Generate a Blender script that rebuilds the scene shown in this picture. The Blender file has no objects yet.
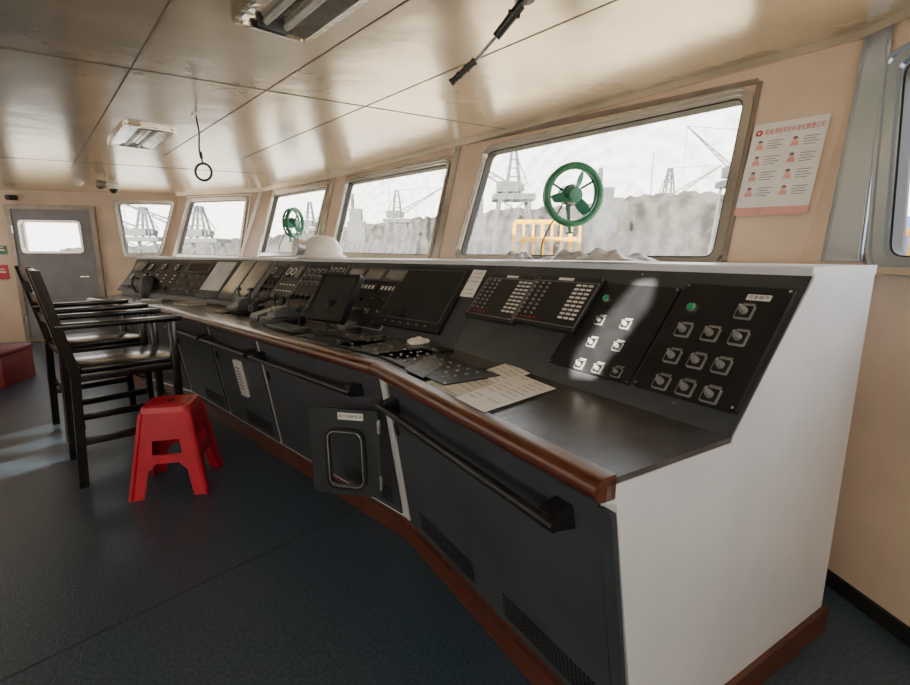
import bpy, bmesh, math, random
from mathutils import Vector as V, Matrix as Mx
random.seed(7)
sc=bpy.context.scene; C=sc.collection
FP=480.; TH=math.atan(88.5/FP); H=1.25; ZC=2.11; ZS=1.22
CAM=V((0,0,H)); ct,st=math.cos(TH),math.sin(TH)
def ray(px,py):
    u=(px-455)/FP; v=(py-342.5)/FP
    return V((u, ct-v*st, -st-v*ct))
def PZ(px,py,z):
    d=ray(px,py); return CAM+d*((z-H)/d.z)
def PD(px,py,Y):
    d=ray(px,py); return CAM+d*(Y/d.y)
T=Mx.Translation
def RZ(a): return Mx.Rotation(a,4,'Z')
def frame(o,x,y):
    x=x.normalized(); z=x.cross(y).normalized(); y=z.cross(x)
    m=Mx((x,y,z)).transposed().to_4x4(); m.translation=o; return m
def hit(M,px,py,h=0):
    I=M.inverted(); o=I@CAM; d=I.to_3x3()@ray(px,py)
    p=o+d*((h-o.z)/d.z); return V((p.x,p.y))
# ---------------------------------------------------------------- materials
def mat(name,col,rough=.5,metal=0,var=.0,scale=8,bump=0,bscale=60,spec=.5,col2=None,stretch=None,emit=0,coat=0):
    m=bpy.data.materials.new(name); m.use_nodes=True; n=m.node_tree.nodes; l=m.node_tree.links
    b=n['Principled BSDF']; b.inputs['Base Color'].default_value=(*col,1); b.inputs['Roughness'].default_value=rough
    b.inputs['Metallic'].default_value=metal; b.inputs['Specular IOR Level'].default_value=spec
    if coat: b.inputs['Coat Weight'].default_value=coat; b.inputs['Coat Roughness'].default_value=.2
    tc=n.new('ShaderNodeTexCoord'); src=tc.outputs['Object']
    if stretch:
        mp=n.new('ShaderNodeMapping'); mp.inputs['Scale'].default_value=stretch; l.new(src,mp.inputs['Vector']); src=mp.outputs[0]
    if var or col2:
        t=n.new('ShaderNodeTexNoise'); t.inputs['Scale'].default_value=scale; t.inputs['Detail'].default_value=5; l.new(src,t.inputs['Vector'])
        r=n.new('ShaderNodeValToRGB'); r.color_ramp.elements[0].position=.35; r.color_ramp.elements[1].position=.68
        c2=col2 or tuple(min(1,c*(1+var)) for c in col)
        c1=col if col2 else tuple(c*(1-var) for c in col)
        r.color_ramp.elements[0].color=(*c1,1); r.color_ramp.elements[1].color=(*c2,1)
        l.new(t.outputs[0],r.inputs[0]); l.new(r.outputs[0],b.inputs['Base Color'])
    if bump:
        t=n.new('ShaderNodeTexNoise'); t.inputs['Scale'].default_value=bscale; t.inputs['Detail'].default_value=3; l.new(src,t.inputs['Vector'])
        bp=n.new('ShaderNodeBump'); bp.inputs['Strength'].default_value=bump; bp.inputs['Distance'].default_value=.01
        l.new(t.outputs[0],bp.inputs['Height']); l.new(bp.outputs[0],b.inputs['Normal'])
    return m
M_=dict(
 floor=mat('floor_paint',(.046,.078,.112),.32,var=.40,scale=90,bump=.22,bscale=120,spec=.6),
 ceil=mat('ceiling_panel',(.70,.60,.45),.22,.6,var=.16,scale=2.2,bump=.5,bscale=3.4,spec=.8,coat=.3),
 seam=mat('ceiling_seam',(.22,.18,.14),.6,var=.1),
 wall=mat('wall_laminate',(.72,.55,.41),.5,var=.08,scale=3,bump=.05),
 walltrim=mat('wall_trim_brown',(.30,.25,.21),.35,.4,var=.15,scale=10),
 alu=mat('brushed_aluminium',(.66,.65,.63),.22,.9,var=.06,scale=4),
 steel=mat('polished_steel',(.60,.69,.82),.16,.9,var=.04,scale=2),
 white=mat('white_painted_steel',(.70,.72,.75),.35,var=.04,scale=5,bump=.04,bscale=30),
 dark=mat('charcoal_painted_steel',(.046,.051,.057),.36,var=.15,scale=9,bump=.08,bscale=200),
 dark2=mat('charcoal_door_paint',(.052,.060,.070),.42,var=.12,scale=6,bump=.06,bscale=200),
 dark3=mat('door_paint_shaded_copy',(.034,.039,.044),.40,var=.12,scale=6,bump=.06,bscale=200),  # charcoal door paint again, darkened to offset the light on the flap
 desk=mat('desk_laminate_dark',(.070,.068,.066),.25,var=.2,scale=12,bump=.05,bscale=300),
 black=mat('black_plastic',(.012,.012,.013),.4,var=.2,scale=30),
 blackm=mat('black_panel_matte',(.012,.013,.015),.33,var=.2,scale=20),
 screen=mat('dark_glass_screen',(.016,.018,.022),.08,var=.2,scale=3,spec=.8),
 screen2=mat('screen_painted_reflection',(.30,.28,.25),.15,var=.3,scale=3,spec=1.0),  # tan reflection on the glass put into the base colour
 screen3=mat('screen_painted_glare',(.75,.77,.79),.2,var=.2,scale=3,spec=1.0),  # whitish reflection on the glass put into the base colour
 wood=mat('varnished_red_wood',(.070,.018,.009),.28,col2=(.14,.037,.016),scale=5,stretch=(3,3,22),coat=.2),
 wood2=mat('kick_board_wood',(.075,.022,.013),.38,col2=(.13,.038,.022),scale=5,stretch=(3,3,22)),
 cap=mat('switch_cap_grey',(.40,.40,.40),.3,.5,var=.12,scale=40),
 green=mat('green_button',(.02,.35,.16),.3,var=.1),
 red=mat('red_lamp',(.6,.03,.02),.3,var=.1),
 fan=mat('green_enamel',(.020,.14,.065),.35,var=.15,scale=12),
 blade=mat('green_blade',(.04,.19,.12),.3,var=.1),
 paper=mat('white_paper',(.80,.78,.75),.7,var=.05),
 paper2=mat('cream_paper',(.58,.55,.43),.65,var=.08),
 ink=mat('printed_ink',(.12,.12,.13),.7,var=.1),
 redink=mat('red_ink',(.55,.05,.04),.6,var=.1),
 pink=mat('pink_print',(.75,.36,.32),.6,var=.1),
 redp=mat('red_plastic',(.52,.006,.030),.36,var=.12,scale=8,bump=.03),
 redd=mat('dark_red_paint',(.22,.016,.018),.5,var=.15,scale=8),
 chair=mat('black_lacquered_wood',(.010,.009,.009),.20,var=.3,scale=10,stretch=(6,6,1)),
 hat=mat('white_painted_shell',(.80,.77,.72),.3,var=.04),
 door=mat('grey_door_paint',(.22,.215,.23),.4,var=.1,scale=4),
 bag=mat('grey_plastic_cloth',(.42,.42,.43),.35,var=.45,scale=14,bump=.6,bscale=22),
 chrome=mat('chrome',(.86,.82,.72),.12,1.0,var=.1,scale=20,bump=.3,bscale=25),
 lens=mat('frosted_tube',(.88,.86,.80),.3,var=.05),
 rubber=mat('black_rubber',(.01,.01,.01),.6,var=.2),
 dial=mat('white_dial',(.78,.77,.74),.4,var=.05),
 yellow=mat('yellow_paint',(.40,.21,.0),.6,var=.1,spec=.1),
 crane=mat('hazy_crane_steel',(.030,.037,.044),.8,var=.08),
 shore=mat('hazy_shore',(.022,.022,.021),.95,var=.8,scale=.25),
 hull=mat('hazy_ship_hull',(.014,.016,.020),.8,var=.2,scale=.2),
 bluep=mat('blue_container_paint',(.02,.07,.26),.6,var=.15),
 water=mat('harbour_water',(.48,.46,.42),.35,var=.1,scale=.1,bump=.3,bscale=.4),  # pale tone stands in for sun glint on the water
 deck=mat('deck_painted_sunlight',(.88,.68,.41),.8,var=.1,scale=2),  # warm sunlight put into the colour, so the deck brightens the ceiling
 bluebox=mat('grey_module',(.085,.09,.095),.4,var=.1),
 edge=mat('light_grey_bezel',(.26,.26,.26),.4,var=.1),
 greyscreen=mat('grey_glass_screen',(.030,.030,.032),.10,var=.3,scale=3,spec=.7),
)
def glassmat(name,haze,scale,dist,rings=False,col=(.42,.40,.37)):
    m=bpy.data.materials.new(name); m.use_nodes=True; n=m.node_tree.nodes; l=m.node_tree.links
    n.remove(n['Principled BSDF']); out=n['Material Output']
    tr=n.new('ShaderNodeBsdfTransparent'); tr.inputs[0].default_value=(.94,.95,.95,1)
    tl=n.new('ShaderNodeBsdfTranslucent'); tl.inputs[0].default_value=(*col,1)
    gl=n.new('ShaderNodeBsdfGlossy'); gl.inputs['Roughness'].default_value=.03
    tc=n.new('ShaderNodeTexCoord'); t=n.new('ShaderNodeTexNoise'); t.inputs['Scale'].default_value=scale; t.inputs['Detail'].default_value=10; t.inputs['Roughness'].default_value=.62; t.inputs['Distortion'].default_value=dist
    l.new(tc.outputs['Object'],t.inputs['Vector'])
    mr=n.new('ShaderNodeMapRange'); mr.inputs[1].default_value=.40; mr.inputs[2].default_value=.66; mr.inputs[3].default_value=haze*.10; mr.inputs[4].default_value=haze
    if rings:
        mp=n.new('ShaderNodeMapping'); mp.inputs['Location'].default_value=(rings,-.10,0); l.new(tc.outputs['Object'],mp.inputs['Vector'])
        w=n.new('ShaderNodeTexWave'); w.wave_type='RINGS'; w.rings_direction='Z'; w.inputs['Scale'].default_value=3.2; w.inputs['Distortion'].default_value=3.5; w.inputs['Detail'].default_value=8; w.inputs['Detail Scale'].default_value=2.2; w.inputs['Detail Roughness'].default_value=.75
        l.new(mp.outputs[0],w.inputs['Vector'])
        mx=n.new('ShaderNodeMath'); mx.operation='MULTIPLY_ADD'; mx.inputs[1].default_value=.16; l.new(w.outputs['Fac'],mx.inputs[0])
        sub=n.new('ShaderNodeMath'); sub.operation='SUBTRACT'; sub.inputs[1].default_value=.09; l.new(t.outputs[0],sub.inputs[0]); l.new(sub.outputs[0],mx.inputs[2]); l.new(mx.outputs[0],mr.inputs[0])
    else: l.new(t.outputs[0],mr.inputs[0])
    a=n.new('ShaderNodeMixShader'); l.new(mr.outputs[0],a.inputs[0]); l.new(tr.outputs[0],a.inputs[1]); l.new(tl.outputs[0],a.inputs[2])
    b=n.new('ShaderNodeMixShader'); b.inputs[0].default_value=.04; l.new(a.outputs[0],b.inputs[1]); l.new(gl.outputs[0],b.inputs[2]); l.new(b.outputs[0],out.inputs[0])
    return m
M_['glass']=glassmat('dusty_window_glass',.22,3,1.5); M_['glass2']=glassmat('smeared_window_glass',.50,4.5,2.0,1.0)
def diffuser_mat():  # added translucent sheet: softens fill light and stops sun beams
    m=bpy.data.materials.new('added_light_diffuser'); m.use_nodes=True; n=m.node_tree.nodes; l=m.node_tree.links
    n.remove(n['Principled BSDF']); t=n.new('ShaderNodeBsdfTranslucent'); t.inputs[0].default_value=(.20,.205,.21,1)
    l.new(t.outputs[0],n['Material Output'].inputs[0]); return m
M_['diffuser']=diffuser_mat()
# ---------------------------------------------------------------- mesh builder
class MB:
    def __init__(s): s.bm=bmesh.new(); s.mi=0; s.ang=35
    def _m(s,t,m=None):
        if m is not None: t.transform(m)
        for f in t.faces: f.material_index=s.mi
        me=bpy.data.meshes.new('tmp'); t.to_mesh(me); t.free(); s.bm.from_mesh(me); bpy.data.meshes.remove(me); return s
    def box(s,x0,x1,y0,y1,z0,z1,bv=0,m=None):
        t=bmesh.new(); bmesh.ops.create_cube(t,size=1)
        t.transform(T(((x0+x1)/2,(y0+y1)/2,(z0+z1)/2))@Mx.Diagonal((abs(x1-x0),abs(y1-y0),abs(z1-z0),1)))
        if bv: bmesh.ops.bevel(t,geom=list(t.edges),offset=bv,segments=2,affect='EDGES',profile=.5)
        return s._m(t,m)
    def cyl(s,p0,p1,r0,r1=None,n=16,m=None):
        p0=V(p0);p1=V(p1); r1=r0 if r1 is None else r1; t=bmesh.new(); L=(p1-p0).length
        bmesh.ops.create_cone(t,cap_ends=True,segments=n,radius1=r0,radius2=r1,depth=L)
        q=(p1-p0).to_track_quat('Z','Y').to_matrix().to_4x4()
        t.transform(T((p0+p1)/2)@q); return s._m(t,m)
    def tube(s,pts,r,n=8,closed=False,m=None):
        pts=[V(p) for p in pts]; t=bmesh.new(); rings=[]; N=len(pts); prev=None
        for i,p in enumerate(pts):
            a=pts[(i-1)%N] if (closed or i>0) else p; b=pts[(i+1)%N] if (closed or i<N-1) else p
            d=(b-a).normalized()
            if prev is None: x=d.orthogonal().normalized()
            else: x=(prev-d*prev.dot(d)).normalized()
            prev=x; y=d.cross(x)
            rings.append([t.verts.new(p+(x*math.cos(k*2*math.pi/n)+y*math.sin(k*2*math.pi/n))*r) for k in range(n)])
        for i in range(N if closed else N-1):
            A=rings[i];B=rings[(i+1)%N]
            for k in range(n): t.faces.new((A[k],A[(k+1)%n],B[(k+1)%n],B[k]))
        if not closed: t.faces.new(rings[0][::-1]); t.faces.new(rings[-1])
        return s._m(t,m)
    def prism(s,poly,z0,z1,m=None):
        t=bmesh.new(); a=[t.verts.new((p[0],p[1],z0)) for p in poly]; b=[t.verts.new((p[0],p[1],z1)) for p in poly]; n=len(poly)
        t.faces.new(a[::-1]); t.faces.new(b)
        for i in range(n): t.faces.new((a[i],a[(i+1)%n],b[(i+1)%n],b[i]))
        bmesh.ops.recalc_face_normals(t,faces=t.faces); return s._m(t,m)
    def ring(s,o,i_,z0,z1,m=None):
        t=bmesh.new(); n=len(o)
        L=[[t.verts.new((p[0],p[1],z)) for p in P] for P in (o,i_) for z in (z0,z1)]
        o0,o1,i0,i1=L
        for k in range(n):
            j=(k+1)%n
            t.faces.new((o1[k],o1[j],i1[j],i1[k])); t.faces.new((o0[k],i0[k],i0[j],o0[j]))
            t.faces.new((o0[k],o0[j],o1[j],o1[k])); t.faces.new((i0[k],i1[k],i1[j],i0[j]))
        bmesh.ops.recalc_face_normals(t,faces=t.faces); return s._m(t,m)
    def lathe(s,prof,n=24,m=None):
        t=bmesh.new(); R=[[t.verts.new((r*math.cos(2*math.pi*k/n),r*math.sin(2*math.pi*k/n),z)) for k in range(n)] for r,z in prof]
        for a,b in zip(R,R[1:]):
            for k in range(n): t.faces.new((a[k],a[(k+1)%n],b[(k+1)%n],b[k]))
        bmesh.ops.remove_doubles(t,verts=t.verts,dist=1e-5); bmesh.ops.recalc_face_normals(t,faces=t.faces); return s._m(t,m)
    def loft(s,A,B,caps=True):
        t=bmesh.new(); a=[t.verts.new(p) for p in A]; b=[t.verts.new(p) for p in B]; n=len(A)
        for i in range(n): t.faces.new((a[i],a[(i+1)%n],b[(i+1)%n],b[i]))
        if caps: t.faces.new(a[::-1]); t.faces.new(b)
        bmesh.ops.recalc_face_normals(t,faces=t.faces); return s._m(t)
    def face(s,pts):
        t=bmesh.new(); t.faces.new([t.verts.new(p) for p in pts]); return s._m(t)
    def mesh(s,name,mats,smooth=True):
        me=bpy.data.meshes.new(name); s.bm.to_mesh(me); s.bm.free()
        for m in (mats if isinstance(mats,(list,tuple)) else [mats]): me.materials.append(m)
        if s.ang>0:
            me.polygons.foreach_set('use_smooth',[True]*len(me.polygons))
            try: me.set_sharp_from_angle(angle=math.radians(s.ang))
            except Exception: me.polygons.foreach_set('use_smooth',[False]*len(me.polygons))
        else: me.polygons.foreach_set('use_smooth',[False]*len(me.polygons))
        return me
W={}
def place(o,parent,M):
    C.objects.link(o); W[o]=M.copy()
    if parent: o.parent=parent; o.matrix_local=W[parent].inverted()@M
    else: o.matrix_world=M
    return o
def tag(o,label,cat=None,group=None,kind=None):
    if label:o['label']=label
    if cat:o['category']=cat
    if group:o['group']=group
    if kind:o['kind']=kind
    return o
I4=Mx.Identity(4)
def thing(name,label,cat,M,group=None):
    o=bpy.data.objects.new(name,None); o.empty_display_size=.05; place(o,None,M); return tag(o,label,cat,group)
def part(name,mb,m,parent,M=None,label=None):
    me=mb if isinstance(mb,bpy.types.Mesh) else mb.mesh(name,m)
    o=bpy.data.objects.new(name,me); place(o,parent,M if M is not None else W[parent]); 
    if label:o['label']=label
    return o
def solo(name,mb,m,label,cat,M=I4,group=None):
    me=mb if isinstance(mb,bpy.types.Mesh) else mb.mesh(name,m)
    o=bpy.data.objects.new(name,me); place(o,None,M); return tag(o,label,cat,group)
def struct(name,mb,m,parent=None,M=I4,label=None):
    o=bpy.data.objects.new(name,mb.mesh(name,m)); place(o,parent,M)
    if not parent: tag(o,label,None,None,'structure')
    return o
def textmesh(s,size,m,w=None):
    cu=bpy.data.curves.new('t','FONT'); cu.body=s; cu.size=size; cu.align_x='CENTER'; cu.align_y='CENTER'; cu.extrude=.0003
    ob=bpy.data.objects.new('t',cu); C.objects.link(ob); dg=bpy.context.evaluated_depsgraph_get(); dg.update()
    me=bpy.data.meshes.new_from_object(ob.evaluated_get(dg)); bpy.data.objects.remove(ob)
    me.materials.clear(); me.materials.append(m)
    if w and len(me.vertices):
        xs=[v.co.x for v in me.vertices]; k=w/max(1e-6,max(xs)-min(xs))
        for v in me.vertices: v.co.x*=k
    return me
def rrect(w,h,r,n=4,cx=0,cy=0):
    P=[]
    for (sx,sy,a0) in ((1,1,0),(-1,1,90),(-1,-1,180),(1,-1,270)):
        for k in range(n+1):
            a=math.radians(a0+90*k/n); P.append((cx+sx*(w/2-r)+r*math.cos(a),cy+sy*(h/2-r)+r*math.sin(a)))
    return P
def linx(p,d,q,e):
    den=d[0]*e[1]-d[1]*e[0]
    if abs(den)<1e-6: return V(q)
    t=((q[0]-p[0])*e[1]-(q[1]-p[1])*e[0])/den; return V((p[0]+d[0]*t,p[1]+d[1]*t))
def grow(q,w):
    n=len(q); L=[]
    for i in range(n):
        a=V(q[i]);b=V(q[(i+1)%n]); d=(b-a).normalized(); L.append((a+V((d.y,-d.x))*w,d))
    return [linx(L[i-1][0],L[i-1][1],L[i][0],L[i][1]) for i in range(n)]
def rq(q,r,n=5):
    P=[]
    for i in range(4):
        c=V(q[i]);a=V(q[i-1]);b=V(q[(i+1)%4]); p0=c+(a-c).normalized()*r; p1=c+(b-c).normalized()*r
        for k in range(n+1):
            t=k/n; P.append(p0*(1-t)**2+c*2*t*(1-t)+p1*t*t)
    return P
# ---------------------------------------------------------------- ROOM
CN=[V((2.26,-2.6)),V((1.62,2.064)),V((.04,4.0)),V((-1.328,5.56)),V((-2.63,6.82)),V((-4.04,7.27)),V((-7.1,6.62))]
lean=.89*math.tan(math.radians(15)); offs=[lean,lean,lean,lean,.09,0]
segs=[]
for i in range(6):
    E=(CN[i+1]-CN[i]).normalized(); P=V((E.y,-E.x)); segs.append((E,P))
LN=[]
for i in range(7):
    if i==0: LN.append(CN[0]-segs[0][1]*offs[0])
    elif i==6: LN.append(CN[6].copy())
    else:
        LN.append(linx(CN[i]-segs[i-1][1]*offs[i-1],segs[i-1][0],CN[i]-segs[i][1]*offs[i],segs[i][0]))
def v3(p,z): return V((p[0],p[1],z))
SF=[]
for i in range(6):
    E,P=segs[i]; R=v3(-E,0); U=v3(P*offs[i],.89); SF.append(frame(v3(LN[i],ZS),R,U))
winpx={1:[(459,257),(716,261),(750,94),(489,151)],2:[(333,254),(430,257),(450,163),(349,182)],
       3:[(261,254),(311,254),(328,186),(275,195)],4:[(177,255),(239,257),(247,199),(191,201)],5:[(126,255),(160,254),(173,203),(117,203)]}
wallnames=['wall_right','wall_front','wall_front_centre','wall_front_far','wall_corner','wall_far']
wn={0:6,1:1,2:2,3:3,4:4,5:5}
M=SF[5]
dq=[hit(M,*p) for p in [(30,262),(101,259),(91,209),(13,211)]]
dx0=dq[3].x; dx1=dq[2].x; dy1=(dq[2].y+dq[3].y)/2; dy0=-ZS+.08
wa=hit(M,27,251);wb=hit(M,80,223); doorwin=[V((wa.x,wa.y)),V((wb.x,wa.y)),V((wb.x,wb.y)),V((wa.x,wb.y))]
for i in range(6):
    M=SF[i]; I=M.inverted(); E,P=segs[i]
    c=[I@v3(LN[i+1],ZS),I@v3(LN[i],ZS),I@v3(CN[i],ZC),I@v3(CN[i+1],ZC)]
    c=[V((p.x,p.y)) for p in c]
    if i==0:
        a=hit(M,886,262); b=hit(M,903,62); q=[V((a.x,a.y)),V((a.x+1.3,a.y)),V((a.x+1.32,b.y)),V((b.x,b.y))]; c0_=c
    else: q=[hit(M,*p) for p in winpx[i]]
    mb=MB(); mb.ang=0; jobs=[(c,q)]
    if i==5:
        xs=(dx1+q[0].x)/2; jobs=[([V((xs,c[0].y)),c[1],c[2],V((xs,c[3].y))],q),([c[0],V((xs,c[0].y)),V((xs,c[3].y)),c[3]],doorwin)]
    for c_,q_ in jobs:
        for k in range(4):
            j=(k+1)%4
            mb.face([(c_[k].x,c_[k].y,0),(c_[j].x,c_[j].y,0),(q_[j].x,q_[j].y,0),(q_[k].x,q_[k].y,0)])
    bmesh.ops.remove_doubles(mb.bm,verts=mb.bm.verts,dist=1e-4)
    mb.face([I@v3(LN[i+1],0),I@v3(LN[i],0),I@v3(LN[i],ZS),I@v3(LN[i+1],ZS)])
    wo=struct(wallnames[i],mb,M_['wall'],M=M)
    so=wo.modifiers.new('thick','SOLIDIFY'); so.thickness=.05; so.offset=-1
    gi=q; r=.06 if i in(0,1) else .05
    fo=grow(gi,.026 if i else .045); fm=M_['alu'] if i else M_['steel']
    inn=grow(gi,-.014)
    mb=MB(); mb.ring(rq(fo,r+.03),rq(gi,r),-.06,.022); mb.ring(rq(grow(gi,.004),r),rq(inn,r-.01),-.05,.012); mb.ring(rq(grow(fo,.005),r+.035),rq(grow(fo,-.006),r+.025),0,.028)
    w=struct('window_%d'%wn[i],mb,fm,M=M,label='')
    w['label']=['steel framed window at the right edge of the wheelhouse','large smeared window behind the near end of the console','window left of the large smeared window','window behind the farther green fan','corner window showing a harbour crane','small window beside the grey door'][i]
    mb=MB(); mb.ring(rq(grow(inn,.002),r-.01),rq(grow(inn,-.006),r-.015),-.046,.008); part('gasket',mb,M_['rubber'],w,M)
    mb=MB(); pr=rq(grow(gi,.002),r); mb.face([(p.x,p.y,-.035) for p in pr]); part('pane',mb,M_['glass2' if i in(1,2) else 'glass'],w,M)
    if i in (2,3,4):
        mb=MB(); mb.ring(grow(gi,.066),grow(gi,.050),-.0,.008); struct('trim_%d'%(i),mb,M_['alu'],M=M,label='metal surround of window %s'%['two','three','four'][i-2])
M=SF[5]
d=thing('door_1',None,None,M@T(((dx0+dx1)/2,dy0,0))); d['kind']='structure'; d['label']='grey steel door with a square window'
w_=dx1-dx0; h_=dy1-dy0; dc=V(((dx0+dx1)/2,dy0))
wc=[p-dc for p in doorwin]
oc=[V((-w_/2,0)),V((w_/2,0)),V((w_/2,h_)),V((-w_/2,h_))]
mb=MB(); mb.ring(rq(oc,.03),rq(wc,.05),.01,.05); part('door_leaf',mb,M_['door'],d)
mb=MB(); mb.ring(rq(grow(wc,.03),.06),rq(wc,.05),.05,.06); part('window_frame',mb,M_['alu'],d)
mb=MB(); mb.face([(p.x,p.y,.025) for p in rq(wc,.05)]); part('pane',mb,M_['glass'],d,label='dusty door window')
mb=MB(); mb.ring(grow(oc,.06),oc,.0,.065); part('door_frame',mb,M_['walltrim'],d)
mb=MB(); mb.cyl((w_/2-.1,.85,.05),(w_/2-.1,.85,.1),.012); mb.box(w_/2-.2,w_/2-.09,.84,.86,.09,.105,.004); part('door_handle',mb,M_['chrome'],d)
for k in (.25,.9,1.5):
    mb=MB(); mb.cyl((-w_/2-.01,k-.05,.06),(-w_/2-.01,k+.05,.06),.012); part('hinge',mb,M_['alu'],d)
out=[v3(p,0) for p in CN]+[V((-7.1,-2.6,0))]
mb=MB(); mb.prism([(p.x*1.02,p.y*1.02) for p in out],-.06,0); struct('floor',mb,M_['floor'])
mb=MB(); mb.prism([(p.x*1.03,p.y*1.03) for p in out],ZC,ZC+.06); struct('ceiling',mb,M_['ceil'])
def seamline(mb,a,b,e0=0,e1=0,w=.006,z=ZC):
    A=PZ(*a,z);B=PZ(*b,z); d_=(B-A).normalized(); A=A-d_*e0; B=B+d_*e1; n=V((-d_.y,d_.x,0))*w/2
    s=.002 if z>1 else -.002
    mb.loft([A+n,A-n,B-n,B+n],[p-V((0,0,s)) for p in (A+n,A-n,B-n,B+n)])
mb=MB()
seamline(mb,(170,2),(82,150),2.5,1.2); seamline(mb,(405,2),(270,88),2,2.4); seamline(mb,(612,2),(385,98),1.5,2.3)
seamline(mb,(0,47),(480,125),1.5,.3,.010); seamline(mb,(0,157),(235,172),.8,.35,.010)
struct('trim_5',mb,M_['seam'],label='dark seams between the ceiling panels')
mb=MB(); seamline(mb,(118,624),(275,548),1.5,2.5,.005,0.0); struct('trim_6',mb,M_['dark'],label='welded seam in the floor')
def wallholes(A,B,holes,z0=0,z1=ZC):
    mb=MB(); A=V(A);B=V(B); L=(B-A).length; d_=(B-A)/L; n=V((-d_.y,d_.x))*.012
    def blk(a,b,za,zb):
        if b-a<1e-4 or zb-za<1e-4:return
        p=A+d_*a;q_=A+d_*b
        mb.loft([v3(p-n,za),v3(q_-n,za),v3(q_+n,za),v3(p+n,za)],[v3(p-n,zb),v3(q_-n,zb),v3(q_+n,zb),v3(p+n,zb)])
    x=0
    for a,b,za,zb in sorted(holes):
        blk(x,a,z0,z1); blk(a,b,z0,za); blk(a,b,zb,z1); x=b
    blk(x,L,z0,z1); return mb
fr1=[(2.1,3.4,.95,1.98),(3.6,5.2,.95,1.98),(5.7,7.3,.95,1.98),(7.5,9.2,.95,1.98)]  # unseen openings added behind and at the left for fill light
fr2=[(.4,2.2,.95,1.98),(2.5,4.3,.95,1.98),(4.6,6.6,.95,1.98),(6.9,8.7,.95,1.98)]
mb=wallholes((-7.1,-2.6),(2.26,-2.6),fr1+[(5.36,5.62,1.56,1.88),(1.62,1.94,.882,.918),(1.32,1.56,.944,.972),(.98,1.20,.992,1.014)])  # small unseen slots added to throw sun patches on slope and floor
def tri(pts): mb.loft([V((-7.1+x,-2.61,z)) for x,z in pts],[V((-7.1+x,-2.59,z)) for x,z in pts])
tri([(5.36,1.64),(5.36,1.88),(5.545,1.88)]); tri([(5.62,1.80),(5.62,1.56),(5.46,1.56)])  # added triangles trim one slot into a diagonal sun streak
struct('wall_rear',mb,M_['wall'])
struct('wall_left',wallholes((-7.1,-2.6),(-7.1,6.62),fr2),M_['wall'])
k=7
for a,b,za,zb in fr1:
    mb=MB(); mb.face([(-7.1+a,-2.6,za),(-7.1+b,-2.6,za),(-7.1+b,-2.6,zb),(-7.1+a,-2.6,zb)]); struct('window_%d'%k,mb,M_['diffuser'],label='unseen rear opening with an added sheet diffusing fill light'); k+=1
for a,b,za,zb in fr2:
    mb=MB(); mb.face([(-7.1,-2.6+a,za),(-7.1,-2.6+b,za),(-7.1,-2.6+b,zb),(-7.1,-2.6+a,zb)]); struct('window_%d'%k,mb,M_['diffuser'],label='unseen left side opening with an added sheet diffusing fill light'); k+=1
mb=MB(); A=LN[0];B=LN[1]; n=segs[0][1]
mb.loft([v3(A,0),v3(B,0),v3(B-n*.012,0),v3(A-n*.012,0)],[v3(A,.06),v3(B,.06),v3(B-n*.012,.06),v3(A-n*.012,.06)])
struct('baseboard_right',mb,M_['rubber'])
mb=MB()
for i in range(0,4):
    A,B=LN[i],LN[i+1]; n=segs[i][1]
    mb.loft([v3(A+n*.03,ZS-.035),v3(B+n*.03,ZS-.035),v3(B-n*(.05),ZS-.035),v3(A-n*(.05),ZS-.035)],[v3(A+n*.03,ZS-.012),v3(B+n*.03,ZS-.012),v3(B-n*.05,ZS-.012),v3(A-n*.05,ZS-.012)])
struct('trim_7',mb,mat('sill_wood',(.58,.42,.28),.4,var=.1),label='pale wooden sill under the windows')
M=SF[0]
mb=MB(); L0=hit(M,826,262); R0=hit(M,864,262); R1=hit(M,896,24); L1=hit(M,871,36)
mb.prism([(L0.x,0),(R0.x,0),(R1.x,.885),(max(L1.x,c0_[3].x+.01),.885)],.001,.016)
for a,b in ((L0,L1),(R0,R1)): mb.cyl((a.x,0,.014),(b.x if b is R1 else max(b.x,c0_[3].x+.01),.88,.014),.009,None,10)
struct('trim_8',mb,M_['steel'],M=M,label='bluish polished steel post beside the right window')
mb=MB()
for i in range(0,5):
    A,B=CN[i],CN[i+1]; n=segs[i][1]
    mb.loft([v3(A,ZC-.03),v3(B,ZC-.03),v3(B-n*.03,ZC-.03),v3(A-n*.03,ZC-.03)],[v3(A,ZC),v3(B,ZC),v3(B-n*.03,ZC),v3(A-n*.03,ZC)])
struct('trim_9',mb,M_['ceil'],label='cover strip where the ceiling meets the window wall')
for k,i in enumerate((2,3,4)):
    lo=v3(LN[i],ZS); hi=v3(CN[i],ZC); E,P=segs[i]; e=v3(E,0)*.03; p=v3(P,0)*-.02
    mb=MB(); mb.loft([lo-e,lo+e,lo+e+p,lo-e+p],[hi-e,hi+e,hi+e+p,hi-e+p]); struct('trim_%d'%(10+k),mb,M_['alu'],label=['metal cover strip left of the large window','metal cover strip right of the farther green fan','metal cover strip at the far corner'][k])
M=SF[1]; q=[hit(M,*p) for p in [(722,262),(727,262),(763,82),(758,82)]]
mb=MB(); mb.prism(q,.0,.012); struct('trim_13',mb,M_['walltrim'],M=M,label='narrow brown strip between the large window and the poster')
q=[hit(M,*p) for p in [(466,145),(758,84),(759,79),(468,140)]]
mb=MB(); mb.prism(q,.0,.010); struct('trim_14',mb,M_['walltrim'],M=M,label='brown strip along the top of the large window')
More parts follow.
